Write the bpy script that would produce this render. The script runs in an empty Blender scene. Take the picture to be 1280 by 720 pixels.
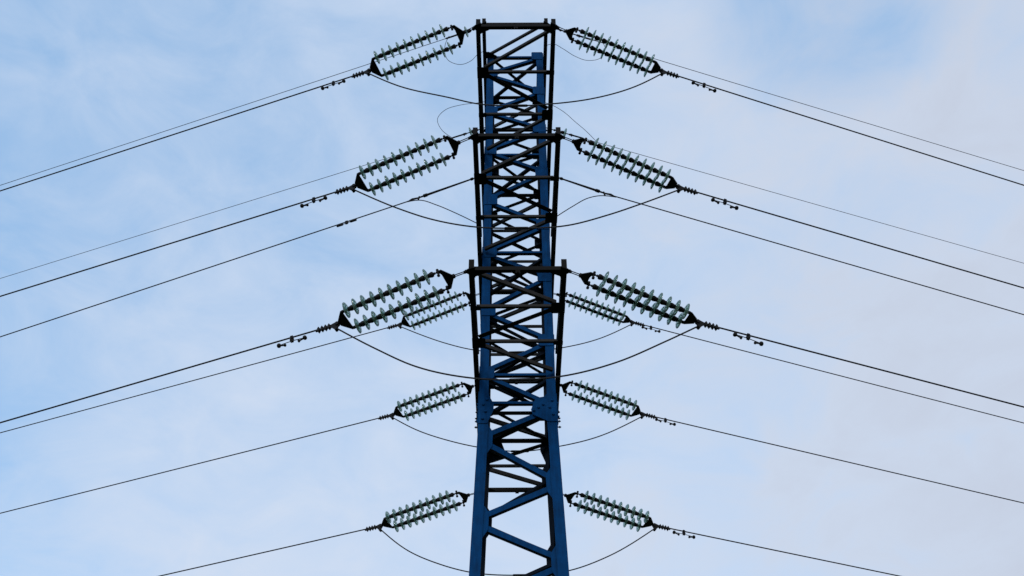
import bpy, math, random
from mathutils import Vector, Matrix, Euler
random.seed(4)
R = math.radians
sc = bpy.context.scene
COL = sc.collection

# ------------------------------------------------------------------ camera
cam = bpy.data.cameras.new('camera')
cam.sensor_width = 36.0
cam.lens = 36.0 * 1220.93 / 1280.0
cam.clip_end = 6000
camo = bpy.data.objects.new('camera', cam); COL.objects.link(camo)
camo.matrix_world = (Matrix.Translation((-0.088, 0, 1.6)) @ Matrix.Rotation(math.pi / 2 + 0.7127, 4, 'X')
                     @ Matrix.Rotation(-0.0036, 4, 'Z'))
sc.camera = camo

# ------------------------------------------------------------------ sky, sun, exposure
SUN_EL, SUN_AZ = R(30), R(190)          # azimuth clockwise from +Y: behind the camera, a little left
sund = Vector((math.sin(SUN_AZ) * math.cos(SUN_EL), math.cos(SUN_AZ) * math.cos(SUN_EL), math.sin(SUN_EL)))
sl = bpy.data.lights.new('sun', 'SUN'); sl.energy = 1.4; sl.angle = R(12); sl.color = (1, .96, .9)
so = bpy.data.objects.new('sun', sl); COL.objects.link(so)
so.rotation_euler = sund.to_track_quat('Z', 'Y').to_euler(); so.location = (0, 0, 60)

w = bpy.data.worlds.new('World'); sc.world = w; w.use_nodes = True
nt = w.node_tree; nt.nodes.clear()
def N(t, tree=None, **kw):
    n = (tree or nt).nodes.new(t)
    for k, v in kw.items():
        if k in n.inputs: n.inputs[k].default_value = v
        else: setattr(n, k, v)
    return n
def ramp(tree, fac, stops):
    r = tree.nodes.new('ShaderNodeValToRGB'); e = r.color_ramp.elements
    while len(e) < len(stops): e.new(.5)
    for el, (p, c) in zip(e, stops):
        el.position = p; el.color = (*c, 1) if len(c) == 3 else c
    tree.links.new(fac, r.inputs[0]); return r
L = nt.links.new
out = N('ShaderNodeOutputWorld'); bg = N('ShaderNodeBackground', Strength=0.1); L(bg.outputs[0], out.inputs[0])
sky = N('ShaderNodeTexSky', sky_type='NISHITA', sun_disc=False)
sky.sun_elevation = SUN_EL; sky.sun_rotation = SUN_AZ
sky.air_density = 1.0; sky.dust_density = 1.5; sky.ozone_density = 1.0
gain = N('ShaderNodeMix', data_type='RGBA', blend_type='MULTIPLY'); gain.inputs[0].default_value = 1
L(sky.outputs[0], gain.inputs[6]); gain.inputs[7].default_value = (.8, .8, .75, 1)
veil = N('ShaderNodeMix', data_type='RGBA', blend_type='ADD'); veil.inputs[0].default_value = 1       # thin bright high haze over the blue
L(gain.outputs[2], veil.inputs[6]); veil.inputs[7].default_value = (2.5, 4.1, 6.35, 1)
tc = N('ShaderNodeTexCoord')
mp = N('ShaderNodeMapping'); mp.inputs['Location'].default_value = (3.1, .4, 1.7); mp.inputs['Scale'].default_value = (1.0, 1.0, 1.7)
L(tc.outputs['Generated'], mp.inputs[0])
n1 = N('ShaderNodeTexNoise', Scale=2.6, Detail=8.0, Roughness=.52, Distortion=.35); L(mp.outputs[0], n1.inputs['Vector'])
n2 = N('ShaderNodeTexNoise', Scale=8.0, Detail=9.0, Roughness=.6, Distortion=.5); L(mp.outputs[0], n2.inputs['Vector'])
sep = N('ShaderNodeSeparateXYZ'); L(tc.outputs['Generated'], sep.inputs[0])
def M(op, a, b, clamp=False):
    m = N('ShaderNodeMath', operation=op, use_clamp=clamp)
    for i, v in enumerate((a, b)):
        if isinstance(v, (int, float)): m.inputs[i].default_value = v
        else: L(v, m.inputs[i])
    return m.outputs[0]
# cloud cover: thick to the right, thin veil to the left, one bluer gap high on the right
def K(v, mul, sub=.5): return M('MULTIPLY', M('SUBTRACT', v, sub), mul)
cover = M('ADD', M('ADD', K(n1.outputs[0], 1.35), K(n2.outputs[0], 1.4)), M('ADD', K(sep.outputs[0], 1.0, 0), .65))
cover = M('ADD', cover, K(sep.outputs[2], -.55, .62))
def patch(d, lo, amount):
    dt = N('ShaderNodeVectorMath', operation='DOT_PRODUCT'); L(tc.outputs['Generated'], dt.inputs[0]); dt.inputs[1].default_value = Vector(d).normalized()
    r = N('ShaderNodeMapRange', interpolation_type='SMOOTHSTEP'); L(dt.outputs['Value'], r.inputs[0])
    for k, v in zip((1, 2, 3, 4), (lo, 1.0, 0.0, amount)): r.inputs[k].default_value = v
    return r.outputs[0]
cover = M('ADD', cover, patch((.29, .50, .80), .990, -.60))
cover = M('ADD', cover, patch((-.33, .84, .46), .985, .30))
fac = ramp(nt, cover, [(0.0, (.04,) * 3), (.5, (.55,) * 3), (1.0, (.97,) * 3)])
warm = N('ShaderNodeMapRange'); L(M('ADD', sep.outputs[0], M('ADD', K(n1.outputs[0], .4), K(n2.outputs[0], .9))), warm.inputs[0]); warm.inputs[1].default_value = .05; warm.inputs[2].default_value = .55
cloudcol = ramp(nt, warm.outputs[0], [(0, (6.3, 7.25, 8.85)), (1, (5.75, 6.35, 7.6))])
mx = N('ShaderNodeMix', data_type='RGBA'); L(fac.outputs[0], mx.inputs[0])
L(veil.outputs[2], mx.inputs[6]); L(cloudcol.outputs[0], mx.inputs[7]); L(mx.outputs[2], bg.inputs[0])

vs = sc.view_settings
sc.display_settings.display_device = 'sRGB'
vs.view_transform = 'Standard'; vs.look = 'None'; vs.gamma = 1; vs.exposure = 0; vs.use_curve_mapping = False

# ------------------------------------------------------------------ materials
def mat(name, col, rough=.5, metal=0.0, var=.25, scale=6.0, bump=.0, spec=.5, streak=False):
    m = bpy.data.materials.new(name); m.use_nodes = True; t = m.node_tree; b = t.nodes['Principled BSDF']
    b.inputs['Roughness'].default_value = rough; b.inputs['Metallic'].default_value = metal
    b.inputs['Specular IOR Level'].default_value = spec
    co = t.nodes.new('ShaderNodeTexCoord')
    no = N('ShaderNodeTexNoise', t, Scale=scale, Detail=6.0, Roughness=.6); t.links.new(co.outputs['Object'], no.inputs['Vector'])
    if streak:      # long faint run-off streaks and scuffs down the paint
        mp_ = N('ShaderNodeMapping', t); mp_.inputs['Scale'].default_value = (9, 9, .9); t.links.new(co.outputs['Object'], mp_.inputs[0])
        st = N('ShaderNodeTexNoise', t, Scale=2.0, Detail=5.0, Roughness=.65); t.links.new(mp_.outputs[0], st.inputs['Vector'])
        av = N('ShaderNodeMath', t, operation='MULTIPLY_ADD'); av.inputs[1].default_value = .55; t.links.new(st.outputs[0], av.inputs[0])
        hf = N('ShaderNodeMath', t, operation='MULTIPLY'); hf.inputs[1].default_value = .45; t.links.new(no.outputs[0], hf.inputs[0]); t.links.new(hf.outputs[0], av.inputs[2])
        no = av
    r = ramp(t, no.outputs[0], [(.3, tuple(c * (1 - var) for c in col)), (.7, tuple(c * (1 + var) for c in col))])
    t.links.new(r.outputs[0], b.inputs['Base Color'])
    rr = N('ShaderNodeMapRange', t); rr.inputs[3].default_value = rough - .1; rr.inputs[4].default_value = rough + .15
    t.links.new(no.outputs[0], rr.inputs[0]); t.links.new(rr.outputs[0], b.inputs['Roughness'])
    if bump:
        bp = N('ShaderNodeBump', t, Strength=bump, Distance=.01); t.links.new(no.outputs[0], bp.inputs['Height'])
        t.links.new(bp.outputs[0], b.inputs['Normal'])
    return m
NAVY = mat('dark_navy', (.0035, .0075, .016), .65, 0, .3, 6, .1, .05)      # near-black navy for the inner and under faces of sections, and plan braces
BLUE = mat('blue_paint', (.0009, .035, .120), .6, 0, .45, 5, .1, .03, True)
DARK = mat('dark_steel', (.0055, .0053, .0055), .6, 0, .4, 7, .15, .06)
STEEL = mat('grey_steel', (.019, .018, .018), .6, 0, .4, 7, .15, .1)
FIT = mat('weathered_fitting', (.007, .007, .0075), .55, .0, .3, 18, 0, .12)
CAPM = mat('cap_iron', (.008, .008, .0085), .55, .0, .3, 30, 0, .12)
CABLE = mat('weathered_aluminium', (.012, .012, .013), .55, .0, .3, 40, 0, .15)
CONC = mat('concrete', (.30, .29, .27), .9, 0, .2, 3)
GRASS = mat('meadow_grass', (.045, .06, .022), .95, 0, .5, .35, 0, .1)
g = bpy.data.materials.new('green_glass'); g.use_nodes = True; t = g.node_tree; t.nodes.clear()
o_ = t.nodes.new('ShaderNodeOutputMaterial')
pb = N('ShaderNodeBsdfPrincipled', t); pb.inputs['Base Color'].default_value = (.46, .66, .59, 1)
pb.inputs['Roughness'].default_value = .06; pb.inputs['IOR'].default_value = 1.5; pb.inputs['Transmission Weight'].default_value = .82
t.links.new(pb.outputs[0], o_.inputs[0])
co = t.nodes.new('ShaderNodeTexCoord'); no = N('ShaderNodeTexNoise', t, Scale=14.0, Detail=4.0)
t.links.new(co.outputs['Object'], no.inputs['Vector'])
rg = ramp(t, no.outputs[0], [(.35, (.24, .42, .36)), (.65, (.40, .56, .50))]); t.links.new(rg.outputs[0], pb.inputs['Base Color'])
GLASS = g

# ------------------------------------------------------------------ mesh helpers
class MB:
    def __init__(s): s.v = []; s.f = []; s.smooth = []; s.mi = []
    def add(s, vs_, fs, smooth=False, mi=None):
        b = len(s.v); s.v += [tuple(p) for p in vs_]
        for k, q in enumerate(fs): s.f.append([i + b for i in q]); s.smooth.append(smooth); s.mi.append(mi[k] if mi else 0)
    def prism(s, poly, off, mi=None):
        """poly: list of 3-D points (one planar outline), extruded by vector off"""
        n = len(poly); off = Vector(off)
        a = [Vector(p) for p in poly]; b = [p + off for p in a]
        s.add(a + b, [list(range(n))[::-1], list(range(n, 2 * n))] + [[i, (i + 1) % n, n + (i + 1) % n, n + i] for i in range(n)], False, mi)
    def box(s, lo, hi):
        x0, y0, z0 = lo; x1, y1, z1 = hi
        s.prism([(x0, y0, z0), (x1, y0, z0), (x1, y1, z0), (x0, y1, z0)], (0, 0, z1 - z0))
    def angle(s, p0, p1, a, b, wa, wb, t, painted=None):
        """rolled L section from p0 to p1; corner on the line, flanges along a and b"""
        p0, p1 = Vector(p0), Vector(p1); d = (p1 - p0).normalized()
        a = Vector(a); a = (a - d * a.dot(d)).normalized()
        b = Vector(b); b = b - d * b.dot(d) - a * b.dot(a); b.normalize()
        pr = [(0, 0), (wa, 0), (wa, t), (t, t), (t, wb), (0, wb)]
        s.prism([p0 + a * x + b * y for x, y in pr], p1 - p0, None if painted is None else [1, 1] + [0 if e in painted else 1 for e in range(6)])
    def tube(s, pts, r, n=8, caps=True):
        pts = [Vector(p) for p in pts]; rs = r if isinstance(r, (list, tuple)) else [r] * len(pts)
        rings = []; up = None
        for i, p in enumerate(pts):
            d = (pts[min(i + 1, len(pts) - 1)] - pts[max(i - 1, 0)]).normalized()
            if up is None: up = Vector((0, 0, 1)) if abs(d.z) < .9 else Vector((0, 1, 0))
            u = (up - d * up.dot(d)).normalized(); up = u; q = d.cross(u)
            rings.append([p + (u * math.cos(k * 2 * math.pi / n) + q * math.sin(k * 2 * math.pi / n)) * rs[i] for k in range(n)])
        vv = [x for rg_ in rings for x in rg_]; ff = []
        for i in range(len(pts) - 1):
            for k in range(n):
                ff.append([i * n + k, i * n + (k + 1) % n, (i + 1) * n + (k + 1) % n, (i + 1) * n + k])
        s.add(vv, ff, True)
        if caps: s.add(rings[0], [list(range(n))[::-1]]); s.add(rings[-1], [list(range(n))])
    def lathe_x(s, prof, y=0, z=0, n=24, closed=False):
        """profile of (x, r) spun about the local x axis"""
        vv = []; m = len(prof)
        for x, r in prof:
            vv += [(x, y + r * math.cos(k * 2 * math.pi / n), z + r * math.sin(k * 2 * math.pi / n)) for k in range(n)]
        ff = []
        for i in range(m if closed else m - 1):
            j = (i + 1) % m
            for k in range(n): ff.append([i * n + k, j * n + k, j * n + (k + 1) % n, i * n + (k + 1) % n])
        if not closed: ff += [[k for k in range(n)], [(m - 1) * n + k for k in range(n)][::-1]]
        s.add(vv, ff, True)
    def build(s, name, m, parent=None, loc=None):
        me = bpy.data.meshes.new(name)
        if loc is not None:
            lv = Vector(loc); vv = [Vector(p) - lv for p in s.v]
        else: vv = s.v
        me.from_pydata(vv, [], s.f); [me.materials.append(q) for q in (m if isinstance(m, tuple) else (m,))]
        if any(s.mi): me.polygons.foreach_set('material_index', s.mi)
        me.polygons.foreach_set('use_smooth', s.smooth)
        import bmesh
        bm = bmesh.new(); bm.from_mesh(me); bmesh.ops.recalc_face_normals(bm, faces=bm.faces); bm.to_mesh(me); bm.free()
        o = bpy.data.objects.new(name, me); COL.objects.link(o)
        if parent: o.parent = parent
        if loc is not None: o.location = loc
        return o
def tag(o, label=None, cat=None, group=None, kind=None):
    for k, v in (('label', label), ('category', cat), ('group', group), ('kind', kind)):
        if v: o[k] = v
    return o
def empty(name, loc=(0, 0, 0)):
    o = bpy.data.objects.new(name, None); COL.objects.link(o); o.location = loc; return o
def copy_tree(o, parent=None):
    kids = list(o.children); c = o.copy(); COL.objects.link(c); c.parent = parent
    for ch in kids: copy_tree(ch, c)
    return c
def smooth_path(pts, k=8):
    """smooth curve through unevenly spaced points (Hermite, tangents weighted by chord length)"""
    P = [Vector(p) for p in pts]; n = len(P); o = []
    h = [(P[i + 1] - P[i]).length for i in range(n - 1)]; sl_ = [(P[i + 1] - P[i]) / h[i] for i in range(n - 1)]
    T = [(sl_[i - 1] * h[i] + sl_[i] * h[i - 1]) / (h[i - 1] + h[i]) for i in range(1, n - 1)]
    T = [sl_[0] * 1.5 - T[0] * .5] + T + [sl_[-1] * 1.5 - T[-1] * .5]
    for i in range(n - 1):
        for j in range(k):
            u = j / k; a, b = P[i], P[i + 1]; ta, tb_ = T[i] * h[i], T[i + 1] * h[i]
            o.append(a * (2 * u ** 3 - 3 * u * u + 1) + ta * (u ** 3 - 2 * u * u + u) + b * (3 * u * u - 2 * u ** 3) + tb_ * (u ** 3 - u * u))
    return o + [P[-1]]
def bolt(mb, p, n, r=.016, h=.016, k=6):
    p, n = Vector(p), Vector(n); mb.tube([p, p + n * h], r, k)

# ------------------------------------------------------------------ ground
gm = MB(); G = 24; ext = 2500
def gz(x, y): return .25 * math.sin(x * .013 + 1) * math.sin(y * .017) if math.hypot(x, y) > 60 else 0
xs = [((i / G) * 2 - 1) for i in range(G + 1)]; xs = [math.copysign(abs(v) ** 2.2, v) * ext for v in xs]
gm.add([(x, y, gz(x, y)) for y in xs for x in xs],
       [[j * (G + 1) + i, j * (G + 1) + i + 1, (j + 1) * (G + 1) + i + 1, (j + 1) * (G + 1) + i] for j in range(G) for i in range(G)])
tag(gm.build('ground', GRASS), 'green meadow ground under the pylon', 'ground', kind='structure')

# ------------------------------------------------------------------ lattice tower
D = 14.282; B = .645; ZK = 10.75; ZT = 20.62; FL = .030
def half(z): return B if z >= ZK else B + FL * (ZK - z)
def face_pt(k, u, z, inset=0.0):
    """point on tower face k (0 front, 1 right, 2 back, 3 left): u along the face, inset towards the axis"""
    x, y = u, -(half(z) - inset); c, s_ = [(1, 0), (0, 1), (-1, 0), (0, -1)][k]
    return Vector((x * c - y * s_, D + x * s_ + y * c, z))
def face_n(k): return Vector([(0, 1, 0), (-1, 0, 0), (0, -1, 0), (1, 0, 0)][k])      # inward
def face_u(k): return Vector([(1, 0, 0), (0, 1, 0), (-1, 0, 0), (0, -1, 0)][k])
RL = [20.5, 19.22, 17.92, 16.55, 15.03, 13.68, 12.17, 10.78, 9.32, 7.97, 6.5, 4.7, 2.5]
LL = [19.86, 18.52, 17.22, 15.73, 14.29, 12.86, 11.47, 10.14, 8.65, 7.27, 5.6, 3.6, .9]
tower = tag(empty('transmission_tower', (0, D, 0)), 'tall lattice pylon with blue painted legs and black crossarms carrying all the lines', 'pylon')
def tb(mb, name, m, parent=None):
    """build a part of the tower in tower-local coordinates"""
    off = Vector((0, D, 0)); mb.v = [tuple(Vector(p) - off) for p in mb.v]
    return mb.build(name, m, parent or tower)

legs = []
for k in range(4):                                   # leg at the corner u = -half of face k
    u, n = face_u(k), face_n(k); mb = MB()
    c = lambda z: face_pt(k, -half(z), z)
    mb.angle(c(ZK), c(ZT), u, n, .155, .155, .014, (0, 5))
    mb.angle(c(0), c(ZK) - Vector((0, 0, .002)), u, n, .168, .168, .018, (0, 5))
    leg = tb(mb, 'leg', (BLUE, NAVY)); legs.append(leg)
    # nodes on this leg; faces k (leg at its left end) and k-1 (leg at its right end)
    nodes = LL if k % 2 == 0 else RL
    for kk, sg in ((k, -1), ((k - 1) % 4, 1)):
        nn = face_n(kk)
        for z in nodes:
            if z < 6.8 or abs(z - 10.78) < .05: continue
            pt = lambda a, dz: face_pt(kk, sg * (half(z + dz) - a), z + dz, -.012 if z > ZK else .0185)
            pm = MB()
            if z > ZK:
                wd = random.uniform(.245, .275); hh = random.uniform(.125, .15)
                poly = [pt(.010, -hh), pt(wd - .03, -hh), pt(wd, -hh + .03), pt(wd, hh - .02), pt(wd - .02, hh), pt(.010, hh)]
            else:
                hh = .20; wd = .25
                poly = [pt(.022, -hh - .10), pt(.165, -hh - .08), pt(wd, -hh + .06), pt(wd, hh - .06), pt(.165, hh + .08), pt(.022, hh + .10)]
            pm.prism(poly, nn * (.010 if z > ZK else .008), [0, 1] + [0] * len(poly))
            tb(pm, 'gusset_plate', (BLUE, NAVY), leg)
        # splice plate at the kink with big bolts
        z = ZK; pt = lambda a, zz: face_pt(kk, sg * (half(zz) - a), zz, -.014)
        pm = MB()
        if nodes is RL:
            poly = [pt(.002, 10.46), pt(.14, 10.46), pt(.40, 10.60), pt(.425, 10.70), pt(.345, 10.93), pt(.20, 10.96), pt(.145, 11.03), pt(.002, 11.03)]
            bl = [(.06, 10.60), (.11, 10.74), (.07, 10.88), (.22, 10.80), (.30, 10.74), (.38, 10.68)]
        else:
            poly = [pt(.002, 10.43), pt(.15, 10.43), pt(.245, 10.70), pt(.245, 10.82), pt(.165, 10.98), pt(.155, 11.08), pt(.002, 11.08)]
            bl = [(.07, 10.80), (.11, 10.66), (.065, 10.52), (.13, 10.9)]
        pm.prism(poly, nn * .012, [0, 1] + [0] * len(poly))
        for a, zz in bl: bolt(pm, pt(a, zz), -nn, .024, .03)
        tb(pm, 'splice_plate', (BLUE, NAVY), leg)
    # bolt shanks sticking out of the leg at the splice, on the side facing left or right
    for zz in (10.70, 10.575, 10.515, 10.40):
        s_ = -1 if k in (0, 3) else 1
        y_ = D + (-1 if k in (0, 1) else 1) * (half(zz) - .07)
        pm = MB(); pm.tube([(s_ * (half(zz) - .01), y_, zz), (s_ * (half(zz) + .060), y_, zz)], .012, 6)
        pm.tube([(s_ * (half(zz) + .026), y_, zz), (s_ * (half(zz) + .044), y_, zz)], .022, 6)
        tb(pm, 'splice_bolt', DARK, leg)
    fm = MB(); p = c(0) + (u + n) * .09; fm.box((p.x - .45, p.y - .45, -.6), (p.x + .45, p.y + .45, .16))
    tag(fm.build('footing', CONC), 'concrete footing block under a pylon leg', 'footing', 'footings under the pylon legs')

for k in range(4):
    nl, nr = (LL, RL) if k % 2 == 0 else (RL, LL)    # nodes on the u<0 and u>0 legs of this face
    seq = sorted([(z, -1) for z in nl] + [(z, 1) for z in nr], reverse=True)
    n = face_n(k)
    for i in range(len(seq) - 1):
        (z0, s0), (z1, s1) = seq[i], seq[i + 1]
        up = z0 > ZK + .1; wd = (.074 if up else .088); ins = (.016 if up else .028) + (.008 if i % 2 else 0); ed = .10 if up else .14
        dz = .05 if up else .075
        p0 = face_pt(k, s0 * (half(z0) - ed), z0 - dz, ins); p1 = face_pt(k, s1 * (half(z1) - ed), z1 + dz, ins)
        mb = MB(); mb.angle(p0 - Vector((0, 0, wd / 2)), p1 - Vector((0, 0, wd / 2)), (0, 0, 1), n, wd, wd * (1.2 if up else 1.1), .007, (0,))
        tb(mb, 'brace', (BLUE, NAVY))
    for z in (20.5, 17.1, 14.30, 11.43, 10.85):
        mb = MB(); mb.angle(face_pt(k, -half(z) + .05, z, .033), face_pt(k, half(z) - .05, z, .033), (0, 0, 1), n, .046 if k == 0 else .078, .075 if k == 0 else .10, .006, (0,))
        tb(mb, 'strut', (BLUE, NAVY))
for j, z in enumerate((20.46, 17.06, 14.26, 11.39, 10.81)):
    for sg in (-1, 1):
        mb = MB(); zz = z - (.012 if sg > 0 else 0)
        mb.angle((sg * (B - .06), D - B + .06, zz), (-sg * (B - .06), D + B - .06, zz), (1, 0, 0), (0, 0, 1), .072, .06, .006)
        tb(mb, 'plan_brace', NAVY)
for sg in (-1, 1):                                    # plan diagonals one panel above the lowest ones
    mb = MB(); mb.angle((sg * (B - .06), D - B + .06, 12.2 - .01 * sg), (-sg * (B - .06), D + B - .06, 12.2 - .01 * sg), (1, 0, 0), (0, 0, 1), .065, .05, .006)
    tb(mb, 'plan_brace', NAVY)

# ------------------------------------------------------------------ crossarms
XI = .660                                            # inner face of the lower chords, just outside the legs
def crossarm(z, length, side, first, panels=3, upper=True):
    """side -1 towards the viewer, +1 away; first = which chord the zigzag starts from at the tip"""
    yt = D + side * length; yb = D + side * B; Y = lambda f: yt + (yb - yt) * f
    mb = MB()
    for s_ in (-1, 1):
        mb.angle((s_ * XI, yt, z), (s_ * XI, D + side * .002, z), (s_, 0, 0), (0, 0, 1), .082, .085, .008)
        if upper: mb.angle((s_ * (XI + .004), yt - side * .01, z + .10), (s_ * (XI + .004), yb, z + .44), (s_, 0, 0), (0, 0, 1), .05, .05, .006)
    arm = tb(mb, 'crossarm', DARK)
    # tip beam: a channel across the two chords, with a post at each end
    bm_ = MB(); x = XI + .076
    bm_.box((-x, yt - .010, z - .014), (x, yt - .002, z + .058)); f = side
    y0, y1 = sorted((yt - .0015, yt + .06))
    bm_.box((-x + .004, y0, z - .014), (x - .004, y1, z - .006)); bm_.box((-x + .004, y0, z + .050), (x - .004, y1, z + .058))
    tb(bm_, 'tip_beam', DARK, arm)
    for s_ in (-1, 1):
        pm = MB(); cx = s_ * (XI + .038)
        pm.box((cx - .041, yt - .050, z - .03), (cx + .041, yt - .012, z + .165)); tb(pm, 'end_post', DARK, arm)
        hm = MB()
        hm.prism([(s_ * .64, yt - .11, z - .030), (s_ * .64, yt + .13, z - .030), (s_ * .70, yt + .13, z - .030), (s_ * .745, yt + .05, z - .030),
                  (s_ * .80, yt + .012, z - .030), (s_ * .80, yt - .012, z - .030), (s_ * .745, yt - .06, z - .030)][::1], (0, 0, -.016))
        bolt(hm, (s_ * .785, yt, z - .06), (0, 0, 1), .014, .05); tb(hm, 'hitch_plate', DARK, arm)
        gm_ = MB(); i_ = -side
        gm_.prism([(s_ * .658, yt + i_ * .015, z - .006), (s_ * .44, yt + i_ * .015, z - .006), (s_ * .50, yt + i_ * .07, z - .006), (s_ * .658, yt + i_ * .15, z - .006)], (0, 0, -.008))
        tb(gm_, 'gusset_plate', DARK, arm)
    if upper:
        bk = MB(); bk.box((-.035, yt - .006, z - .07), (.035, yt + .006, z - .0155)); bk.tube([(0, yt - .02, z - .05), (0, yt + .02, z - .05)], .012, 8)
        tb(bk, 'bracket', DARK, arm)
    s_ = first
    for i in range(panels):
        f0, f1 = i / panels, (i + 1) / panels
        a = Vector((s_ * (XI - .05), Y(f0 + (.03 if i else .035)), z + .012 + .002 * i)); b = Vector((-s_ * (XI - .05), Y(f1 - .035), z + .012 + .002 * i))
        if panels == 1:
            b.y = Y(.93); gp = MB(); e = -s_; yy = Y(.97)
            gp.prism([(e * (XI + .02), yy - .13, z - .006), (e * (XI - .06), yy - .13, z - .006), (e * (XI - .24), yy - .02, z - .006), (e * (XI - .24), yy + .05, z - .006), (e * (XI + .02), yy + .05, z - .006)], (0, 0, -.008))
            tb(gp, 'gusset_plate', DARK, arm)
        thick = (.090 if i % 2 else .066) * (1.2 if side > 0 else 1)
        mb = MB(); near = Vector((0, -1, 0))
        if i % 2: mb.angle(a, b, near, (0, 0, 1), thick, .05, .007)          # upstand on the far edge: only the underside shows
        else: mb.angle(a, b, -near, (0, 0, 1), .05, thick, .007)             # upstand on the near edge
        tb(mb, 'brace', STEEL if i == 0 or i == 2 else DARK, arm)
        s_ = -s_
        if i < panels - 1:
            yy = Y(f1); mb = MB()
            mb.angle((-XI + .012, yy, z + .024), (XI - .012, yy, z + .024), (0, 1, 0), (0, 0, 1), .05, .048, .006); tb(mb, 'strut', STEEL, arm)
            for q in (-1, 1):
                big = (q == s_)
                wd, hh = (.135, .13) if big else (.07, .05)
                gp = MB(); gp.prism([(q * (XI + .086), yy - hh, z - .004), (q * (XI - wd * .88), yy - hh, z - .004), (q * (XI - wd), yy - hh * .8, z - .004),
                                     (q * (XI - wd), yy + hh * .8, z - .004), (q * (XI - wd * .88), yy + hh, z - .004), (q * (XI + .086), yy + hh, z - .004)], (0, 0, -.008))
                for e in (-.5, .5): bolt(gp, (q * (XI - wd * .4), yy + hh * e, z - .012), (0, 0, -1), .012, .012)
                tb(gp, 'gusset_plate', DARK, arm)
                if upper:
                    pm = MB(); zt = z + .10 + .34 * f1
                    pm.angle((q * (XI + .012), yy, z + .01), (q * (XI + .012), yy, zt + .03), (q, 0, 0), (0, 1, 0), .036, .036, .005); tb(pm, 'post', DARK, arm)
    return arm
ARMS = ((17.095, 3.763, 1), (14.25, 3.547, 1), (11.422, 3.341, -1))
for z, ln, fs in ARMS:
    crossarm(z, ln, -1, fs); crossarm(z, ln, 1, -fs)
crossarm(20.46, 1.53, -1, 1, 1, False); crossarm(20.46, 1.52, 1, -1, 1, False)

# ------------------------------------------------------------------ double glass insulator strings
disc_me = None
def make_set(h):
    """h = half the distance between the two strings"""
    global disc_me
    root = empty('insulator_string')
    mb = MB()                                          # long link between the arm and the yoke (runs along -x)
    for y in (-.017, .017): mb.tube([(-.215, y, 0), (-.05, y, 0)], .008, 6)
    mb.lathe_x([(-.245, .010), (-.235, .026), (-.205, .026), (-.195, .012)], n=10)
    mb.lathe_x([(-.07, .012), (-.06, .036), (-.025, .036), (-.012, .014)], n=10)
    mb.build('shackle_link', FIT, root)
    mb = MB(); a, b = h + .024, h - .028
    half_ = [(-.035, .035), (.075, a - .004), (.150, a), (.150, b), (.112, b - .012), (.100, b - .05)]
    mb.prism([(x, y, -.008) for x, y in half_] + [(x, -y, -.008) for x, y in half_[::-1]], (0, 0, .016))
    yk = mb.build('yoke_plate', FIT, root)
    for y in (-h, h):
        mb = MB(); mb.tube([(.134, y, -.085), (.134, y, .055)], .013, 8); mb.tube([(.134, y, -.085), (.134, y, -.060)], .024, 6); mb.tube([(.134, y, .03), (.134, y, .055)], .022, 6)
        mb.build('yoke_bolt', FIT, yk)
    mb = MB(); half_ = [(1.700, b - .02), (1.683, a - .01), (1.722, a), (1.842, .055)]
    mb.prism([(x, y, -.008) for x, y in half_] + [(x, -y, -.008) for x, y in half_[::-1]], (0, 0, .016))
    mb.box((1.815, -.022, -.014), (1.885, .022, .014))
    mb.build('yoke_plate', FIT, root)
    for y in (-h, h):
        mb = MB()
        mb.lathe_x([(.128, .018), (.150, .022), (.165, .011), (.175, .011), (.180, .022), (.194, .022), (.200, .012), (.215, .012)], y, n=10)
        for i in range(10):
            x = .300 + .1455 * i
            mb.lathe_x([(x - .100, .014), (x - .097, .032), (x - .088, .042), (x - .066, .045), (x - .03, .036), (x - .008, .031), (x + .012, .027), (x + .026, .020), (x + .048, .016)], y, n=14)
        mb.lathe_x([(1.645, .013), (1.66, .026), (1.705, .026), (1.715, .015)], y, n=10)
        ch = mb.build('insulator_chain', CAPM, root)
        for i in range(10):
            if disc_me is None:
                dm = MB()
                dm.lathe_x([(-.012, .034), (-.010, .060), (-.004, .090), (.005, .114), (.014, .126), (.022, .1285), (.029, .125), (.027, .119), (.016, .112), (.014, .101),
                            (.032, .096), (.033, .090), (.012, .083), (.010, .070), (.034, .064), (.034, .058), (.010, .050), (.006, .034)], n=30, closed=True)
                d = dm.build('glass_disc', GLASS, ch); disc_me = d.data
            else: d = bpy.data.objects.new('glass_disc', disc_me); COL.objects.link(d); d.parent = ch
            d.location = (.300 + .1455 * i, y, 0); d.rotation_euler = (random.uniform(0, 6.28), random.uniform(-.025, .025), random.uniform(-.025, .025))
    # bolted strain clamp, its own origin at the line yoke so that it can follow the conductor
    mb = MB()
    mb.prism([(-.03, -.012, .03), (.02, -.012, .045), (.10, -.012, .022), (.36, -.012, .014), (.36, -.012, -.022), (.10, -.012, -.03), (.06, -.012, -.07), (.045, -.012, -.10), (.0, -.012, -.10), (-.01, -.012, -.06), (-.03, -.012, -.03)], (0, .024, 0))
    mb.tube([(.02, -.035, -.095), (.02, .035, -.095)], .026, 8); mb.tube([(0, -.035, 0), (0, .035, 0)], .030, 8)
    cl = mb.build('strain_clamp', FIT, root); cl.location = (1.875, 0, 0)
    for i in range(4):
        x = .135 + .058 * i; ub = MB()
        ub.box((x - .018, -.028, -.030), (x + .018, .028, .026)); ub.tube([(x, -.022, -.046), (x, -.022, .042)], .009, 6); ub.tube([(x, .022, -.046), (x, .022, .042)], .009, 6)
        ub.build('clamp_bolt', FIT, cl)
    return root
protos = {}

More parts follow.
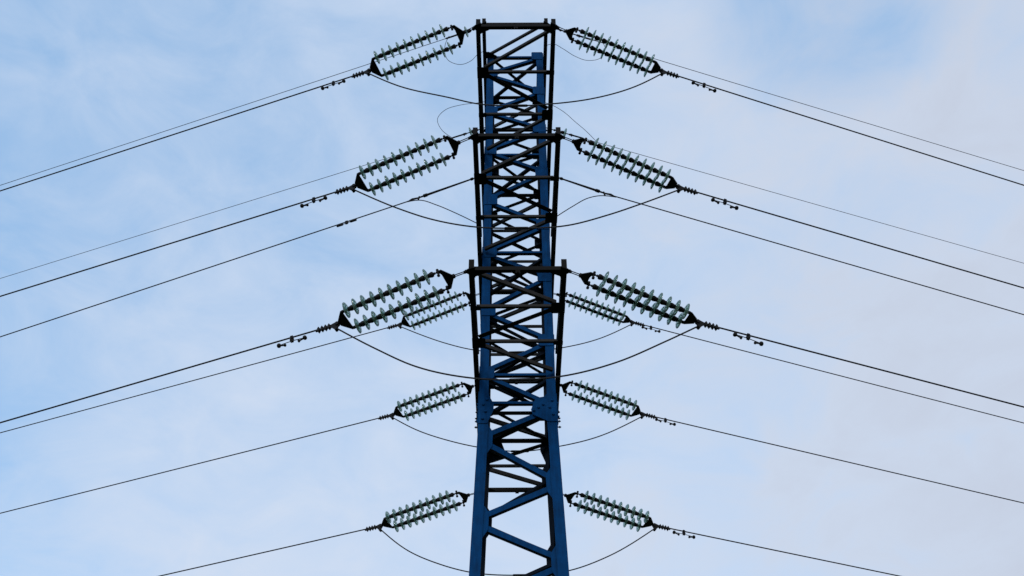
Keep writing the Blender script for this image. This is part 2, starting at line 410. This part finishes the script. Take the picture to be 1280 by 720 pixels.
# name: (z, y offset of the arm tip, side, link slope, string slope, conductor slope, link length)
TIP = {'N1': (17.095, -3.763), 'N2': (14.25, -3.547), 'N3': (11.422, -3.341), 'F1': (17.095, 3.763), 'F2': (14.25, 3.547), 'F3': (11.422, 3.341)}
SETS = [('N1', -1, 16.1, 11.1, 4.08, .24), ('N1', 1, 16.1, 14.5, 5.46, .21), ('N2', -1, 13.3, 13.2, 4.75, .26), ('N2', 1, 13.0, 16.4, 5.16, .23),
        ('N3', -1, 9.8, 13.7, 5.31, .25), ('N3', 1, 11.5, 14.3, 4.51, .22), ('F1', -1, 8.0, 12.3, 4.12, .32), ('F1', 1, 2.5, 12.6, 4.60, .32),
        ('F2', -1, 10.1, 10.6, 3.99, .26), ('F2', 1, 3.5, 12.0, 4.09, .29), ('F3', -1, 7.0, 11.2, 3.88, .27), ('F3', 1, 12.2, 11.3, 3.73, .27)]
SIDE = {-1: 'left', 1: 'right'}
ORD = {'N1': 'uppermost on the {} of the pylon', 'N2': 'second from the top {} of the pylon',
       'N3': 'third from the top {} of the pylon', 'F1': 'just beneath the third large one {}',
       'F2': 'second lowest {} of the pylon', 'F3': 'lowest {} of the pylon'}
def wire_path(p, az, sl, span, length, n):
    h = Vector((math.cos(az), math.sin(az), 0)); s0 = math.tan(sl); o = []
    for i in range(n + 1):
        d = length * (i / n) ** 1.6
        o.append(p + h * d + Vector((0, 0, -s0 * d + s0 * d * d / span)))
    return o
DAMP = {('N1', -1): .73, ('N2', -1): .75, ('N3', -1): .76, ('N1', 1): .86, ('N2', 1): .86, ('N3', 1): .84, ('F1', 1): .52, ('F2', 1): .58, ('F3', 1): .66}
def make_damper():
    root = empty('vibration_damper')                  # local x along the conductor, origin on the conductor
    mb = MB(); mb.box((-.022, -.020, -.085), (.022, .020, .022)); mb.tube([(-.012, -.034, -.02), (-.012, .034, -.02)], .013, 6); mb.tube([(.012, -.034, -.06), (.012, .034, -.06)], .013, 6)
    mb.build('damper_clamp', FIT, root)
    mb = MB(); mb.tube(smooth_path([(-.215, 0, -.078), (-.1, 0, -.070), (0, 0, -.068), (.1, 0, -.070), (.215, 0, -.078)], 4), .0065, 6); mb.build('messenger_wire', FIT, root)
    for s_ in (-1, 1):
        mb = MB(); x = s_ * .215; e = (x - s_ * .095, 0, -.105)
        p = Vector((x, 0, -.08)); q = Vector(e)
        pts = [p + (q - p) * f for f in (-.34, -.30, -.2, 0, .16, .26, .34, .82, .90, 1.05, 1.18, 1.22)]
        mb.tube(pts, [.006, .022, .034, .038, .032, .018, .013, .013, .020, .026, .020, .006], 12); mb.build('damper_weight', FIT, root)
    return root
proto_damper = make_damper(); damper_used = False
starts = {}
for i, (nm, s_, lsl, ssl, wsl, ll) in enumerate(SETS):
    z, dy = TIP[nm]; az = R(17) if s_ > 0 else R(162); h = Vector((math.cos(az), math.sin(az), 0))
    T = Vector((s_ * .775, D + dy, z - .04))
    y1 = T + h * (ll * math.cos(R(lsl))) - Vector((0, 0, ll * math.sin(R(lsl))))
    hw = .118 if s_ > 0 and nm in ('N1', 'N2', 'N3', 'F1') else .20
    if hw in protos: o = copy_tree(protos[hw])
    else: o = protos[hw] = make_set(hw)
    o.location = y1; o.rotation_euler = (0, R(ssl), az)
    for ch in o.children:
        if ch.name.startswith('shackle_link'): ch.rotation_euler = (0, R(lsl - ssl), 0); ch.scale = (ll / .235, 1, 1)
        if ch.name.startswith('strain_clamp'): ch.rotation_euler = (0, R(wsl - ssl) * .8, 0)
    near = nm[0] == 'N'
    tag(o, ('large' if near else 'small') + ' twin string of green glass discs, ' + ORD[nm].format(SIDE[s_]), 'insulator', 'twin glass insulator strings')
    sd = h * math.cos(R(ssl)) - Vector((0, 0, math.sin(R(ssl)))); C = y1 + sd * 1.875; starts[nm, s_] = C
    wsl_r = R(wsl); p0 = C + (h * math.cos(wsl_r) - Vector((0, 0, math.sin(wsl_r)))) * .10
    path = wire_path(p0, az, wsl_r, 600, 85, 60)
    mb = MB(); mb.tube(path, .0128, 8)
    pos = {'N1': 'thick line wire leaving the uppermost large string on the {}', 'N2': 'thick line wire leaving the second large string on the {}',
           'N3': 'thick line wire leaving the third large string on the {}', 'F1': 'line wire leaving the small string under the third large one on the {}',
           'F2': 'line wire leaving the second lowest small string on the {}', 'F3': 'lowest line wire on the {}, leaving the lowest small string'}
    tag(mb.build('conductor', CABLE, None, p0), pos[nm].format(SIDE[s_]), 'power line', 'line wires')
    if (nm, s_) in DAMP:
        d = DAMP[nm, s_]; q = C + h * d - Vector((0, 0, math.tan(wsl_r) * d))
        dm_ = copy_tree(proto_damper) if damper_used else proto_damper; damper_used = True
        dm_.location = q; dm_.rotation_euler = (random.uniform(-.25, .25), wsl_r + random.uniform(-.03, .03) + (.10 if near and s_ > 0 else .02), az)
        dp = {'N1': 'uppermost', 'N2': 'second large', 'N3': 'third large', 'F1': 'uppermost small', 'F2': 'second lowest small', 'F3': 'lowest small'}[nm]
        tag(dm_, 'dumbbell damper hung under the wire just outside the %s string, %s side' % (dp, SIDE[s_]), 'damper', 'dumbbell wire dampers')

# ------------------------------------------------------------------ jumper cables under the arms
JP = {'N1': [(-2.14, 11.17, 16.17), (-1.24, 11.16, 15.83), (-.65, 11.16, 15.63), (.01, 11.15, 15.57), (.65, 11.15, 15.62), (1.37, 11.14, 15.75), (2.12, 11.13, 16.05)],
      'N2': [(-1.94, 11.39, 13.18), (-1.4, 11.38, 12.93), (-.67, 11.38, 12.75), (-.01, 11.37, 12.71), (.80, 11.36, 12.755), (1.49, 11.35, 12.985), (2.04, 11.34, 13.225)],
      'N3': [(-2.12, 11.59, 10.43), (-1.5, 11.59, 10.10), (-.65, 11.58, 9.88), (-.02, 11.57, 9.84), (.6, 11.56, 9.89), (1.43, 11.55, 10.13), (2.18, 11.54, 10.50)],
      'F1': [(-2.23, 18.71, 16.24), (-1.73, 18.7, 16.02), (-1.05, 18.7, 15.81), (.02, 18.7, 15.73), (1.12, 18.7, 15.86), (1.94, 18.69, 16.09)],
      'F2': [(-2.24, 18.51, 13.44), (-1.51, 18.5, 13.15), (-.87, 18.5, 12.98), (.07, 18.49, 12.86), (.95, 18.48, 12.98), (1.75, 18.48, 13.2)],
      'F3': [(-2.2, 18.3, 10.45), (-1.54, 18.29, 10.15), (-.98, 18.29, 9.99), (-.03, 18.28, 9.91), (1.03, 18.27, 10.0), (1.81, 18.26, 10.29)]}
JL = {'N1': 'slack cable looping between the two uppermost large strings, under the top arm', 'N2': 'slack cable looping under the middle near arm between the second large strings',
      'N3': 'slack cable looping under the lowest near arm between the third large strings', 'F1': 'thin looking slack cable between the small strings under the third large ones',
      'F2': 'slack cable looping between the second lowest small strings, behind the pylon', 'F3': 'lowest slack cable, looping between the lowest small strings behind the pylon'}
for nm, pts in JP.items():
    a = starts[nm, -1] + Vector((-.02, 0, -.07)); b = starts[nm, 1] + Vector((.02, 0, -.07))
    path = smooth_path([a] + pts + [b], 8); mb = MB(); mb.tube(path, .0125, 8)
    jo = tag(mb.build('jumper_cable', CABLE, None, path[len(path) // 2]), JL[nm], 'cable', 'slack jumper cables')
    mid = [p for p in path if abs(p.x) < .24] or path[len(path) // 2 - 1:len(path) // 2 + 2]
    sm = MB(); dv = (mid[-1] - mid[0]).normalized(); cpt = mid[len(mid) // 2]
    sm.v = []; sm.tube([cpt - dv * .2 - jo.location, cpt - dv * .18 - jo.location, cpt + dv * .18 - jo.location, cpt + dv * .2 - jo.location], [.014, .024, .024, .014], 8)
    sm.build('splice_sleeve', FIT, jo)

# ------------------------------------------------------------------ earth wires on the two short top arms
def make_ew():
    root = empty('earth_wire_fitting')
    mb = MB(); mb.tube([(0, 0, 0), (.10, 0, 0)], .012, 6); mb.lathe_x([(.08, .012), (.09, .026), (.125, .026), (.135, .012), (.18, .012), (.19, .028), (.225, .028), (.235, .012), (.27, .012)], n=10)
    mb.build('shackle_link', FIT, root)
    mb = MB(); mb.lathe_x([(.265, .014), (.275, .034), (.32, .046), (.355, .042), (.385, .034), (.40, .013), (.50, .013)], n=12)
    c = mb.build('insulator_cap', CAPM, root)
    d = bpy.data.objects.new('glass_disc', disc_me); COL.objects.link(d); d.parent = root; d.location = (.365, 0, 0)
    mb = MB(); mb.lathe_x([(.49, .012), (.505, .026), (.56, .026), (.60, .02), (.86, .02), (.90, .009)], n=10); mb.tube([(.56, 0, -.05), (.56, 0, .035)], .016, 6)
    mb.build('dead_end_clamp', FIT, root)
    return root
ew0 = make_ew()
EW = [((-.74, 12.86, 20.54), -1, 4.3, 'near', .0), ((.74, 12.86, 20.54), 1, 4.1, 'near', .33), ((-.74, 15.80, 20.54), -1, 4.5, 'far', .0), ((.74, 15.80, 20.54), 1, 4.1, 'far', .25)]
for i, (p, s_, sl_, nf, ex) in enumerate(EW):
    p = Vector(p); az = R(17) if s_ > 0 else R(162); h = Vector((math.cos(az), math.sin(az), 0)); dv = h * math.cos(R(sl_)) - Vector((0, 0, math.sin(R(sl_))))
    o = ew0 if i == 0 else copy_tree(ew0)
    o.location = p + dv * ex * .6; o.rotation_euler = (0, R(sl_), az)
    where = ('behind the uppermost twin string' if nf == 'near' else 'above the second large twin string')
    tag(o, 'single glass disc on a rod %s, %s side' % (where, SIDE[s_]), 'insulator', 'single disc earth wire fittings')
    if ex:
        rm = MB(); rm.tube([(-ex * .6, 0, 0), (.02, 0, 0)], .013, 6); rm.build('extension_rod', FIT, o)
    p0 = o.location + dv * .88; mb = MB(); mb.tube(wire_path(p0, az, R(sl_), 600, 85, 60), .0068, 6)
    tag(mb.build('earth_wire', CABLE, None, p0), 'thin earth wire %s, running out to the %s' % (
        'close above the topmost thick line wire' if nf == 'near' else 'above the second thick line wire', SIDE[s_]), 'wire', 'thin earth wires')
LOOPS = [([(-1.5, 13.08, 20.50), (-1.60, 13.28, 20.42), (-1.55, 13.61, 20.33), (-1.27, 13.72, 20.30), (-.99, 13.61, 20.32), (-.86, 13.5, 20.38), (-.66, 13.44, 20.45)], 'thin grey wire loop hanging by the uppermost string left of the pylon'),
         ([(1.72, 13.16, 20.46), (2.05, 13.32, 20.46), (2.07, 13.45, 20.41), (1.98, 13.57, 20.34), (1.69, 13.62, 20.30), (1.37, 13.51, 20.32), (1.1, 13.34, 20.36), (.88, 13.25, 20.42), (.67, 13.34, 20.45)], 'thin grey wire loop dipping below the uppermost large string right of the pylon'),
         ([(-1.58, 16.06, 20.47), (-1.82, 15.76, 20.42), (-1.89, 15.35, 20.36), (-1.68, 15.07, 20.34), (-1.29, 14.94, 20.36), (-.88, 14.91, 20.4), (-.64, 14.90, 20.45)], 'round thin wire loop standing above the second large string left of the pylon'),
         ([(2.06, 16.2, 20.44), (1.77, 15.81, 20.4), (1.5, 15.5, 20.36), (1.13, 15.12, 20.36), (.93, 15.01, 20.4), (.64, 14.92, 20.45)], 'thin wire slanting down to the second large string right of the pylon')]
for pts, lb in LOOPS:
    mb = MB(); mb.tube(smooth_path(pts, 8), .0062, 6); tag(mb.build('bonding_wire', CABLE, None, pts[3]), lb, 'wire', 'thin bonding wire loops')

# ------------------------------------------------------------------ communication cable on the middle near arm
for s_, sl_r, sl_w, rod, jp in ((-1, 8.4, 6.95, 1.10, [(-1.68, 12.0, 14.02), (-1.42, 12.08, 13.985), (-1.07, 12.18, 13.875), (-.70, 12.3, 13.74)]),
                                (1, 9.0, 5.3, .90, [(1.60, 11.95, 14.06), (1.45, 11.94, 14.055), (1.26, 11.99, 14.05), (.98, 12.1, 13.95), (.70, 12.25, 13.85)])):
    az = R(17) if s_ > 0 else R(162); h = Vector((math.cos(az), math.sin(az), 0)); p = Vector((s_ * .735, 11.66, 14.22))
    dv = h * math.cos(R(sl_r)) - Vector((0, 0, math.sin(R(sl_r)))); q = p + dv * rod
    mb = MB(); path = wire_path(q, az, R(sl_w), 600, 85, 60); mb.tube([Vector(x) for x in path], .0105, 8)
    cb = tag(mb.build('communication_cable', CABLE, None, p), 'black cable on a thick rod from the middle near arm, running %s' % SIDE[s_], 'cable', 'communication cables')
    rm = MB(); dl = dv
    rm.tube([dl * -.02, dl * .02, dl * .03, dl * .07, dl * .08, dl * (rod - .22), dl * (rod - .20), dl * (rod - .14), dl * (rod - .13), dl * (rod + .02)],
            [.012, .012, .026, .026, .014, .021, .030, .030, .016, .013], 8); rm.build('dead_end_rod', FIT, cb)
    cm = MB(); a = dl * (rod - .06)
    cm.tube([a + Vector((0, 0, .02)), a + Vector((s_ * .02, 0, -.06))], [.018, .014], 6); cm.tube([a, a + dl * .14 + Vector((0, 0, .03)), a + dl * .24], [.010, .012, .006], 6)
    cm.build('cable_clip', FIT, cb)
    jm = MB(); jm.tube(smooth_path([p + dv * (rod + .18)] + jp, 8), .0085, 6)
    tag(jm.build('cable_tail', CABLE, None, jp[0]), 'slack cable tail bending back to the middle near arm, %s side' % SIDE[s_], 'cable', 'communication cable tails')
    if s_ < 0:
        sd = empty('vibration_damper'); d = 1.33; sd.location = q + h * d - Vector((0, 0, math.tan(R(sl_w)) * d)); sd.rotation_euler = (0, R(sl_w), az)
        for x in (-.13, .13):
            wm = MB(); wm.lathe_x([(x - .065, .008), (x - .055, .020), (x + .055, .020), (x + .065, .008)], 0, -.035 if x > 0 else -.030, 10); wm.build('damper_weight', FIT, sd)
        wm = MB(); wm.box((-.025, -.015, -.05), (.025, .015, .016)); wm.tube([(-.13, 0, -.032), (.13, 0, -.034)], .006, 6); wm.build('damper_clamp', FIT, sd)
        tag(sd, 'slim twin weight damper clamped to the black cable of the middle near arm', 'damper', 'dumbbell wire dampers')
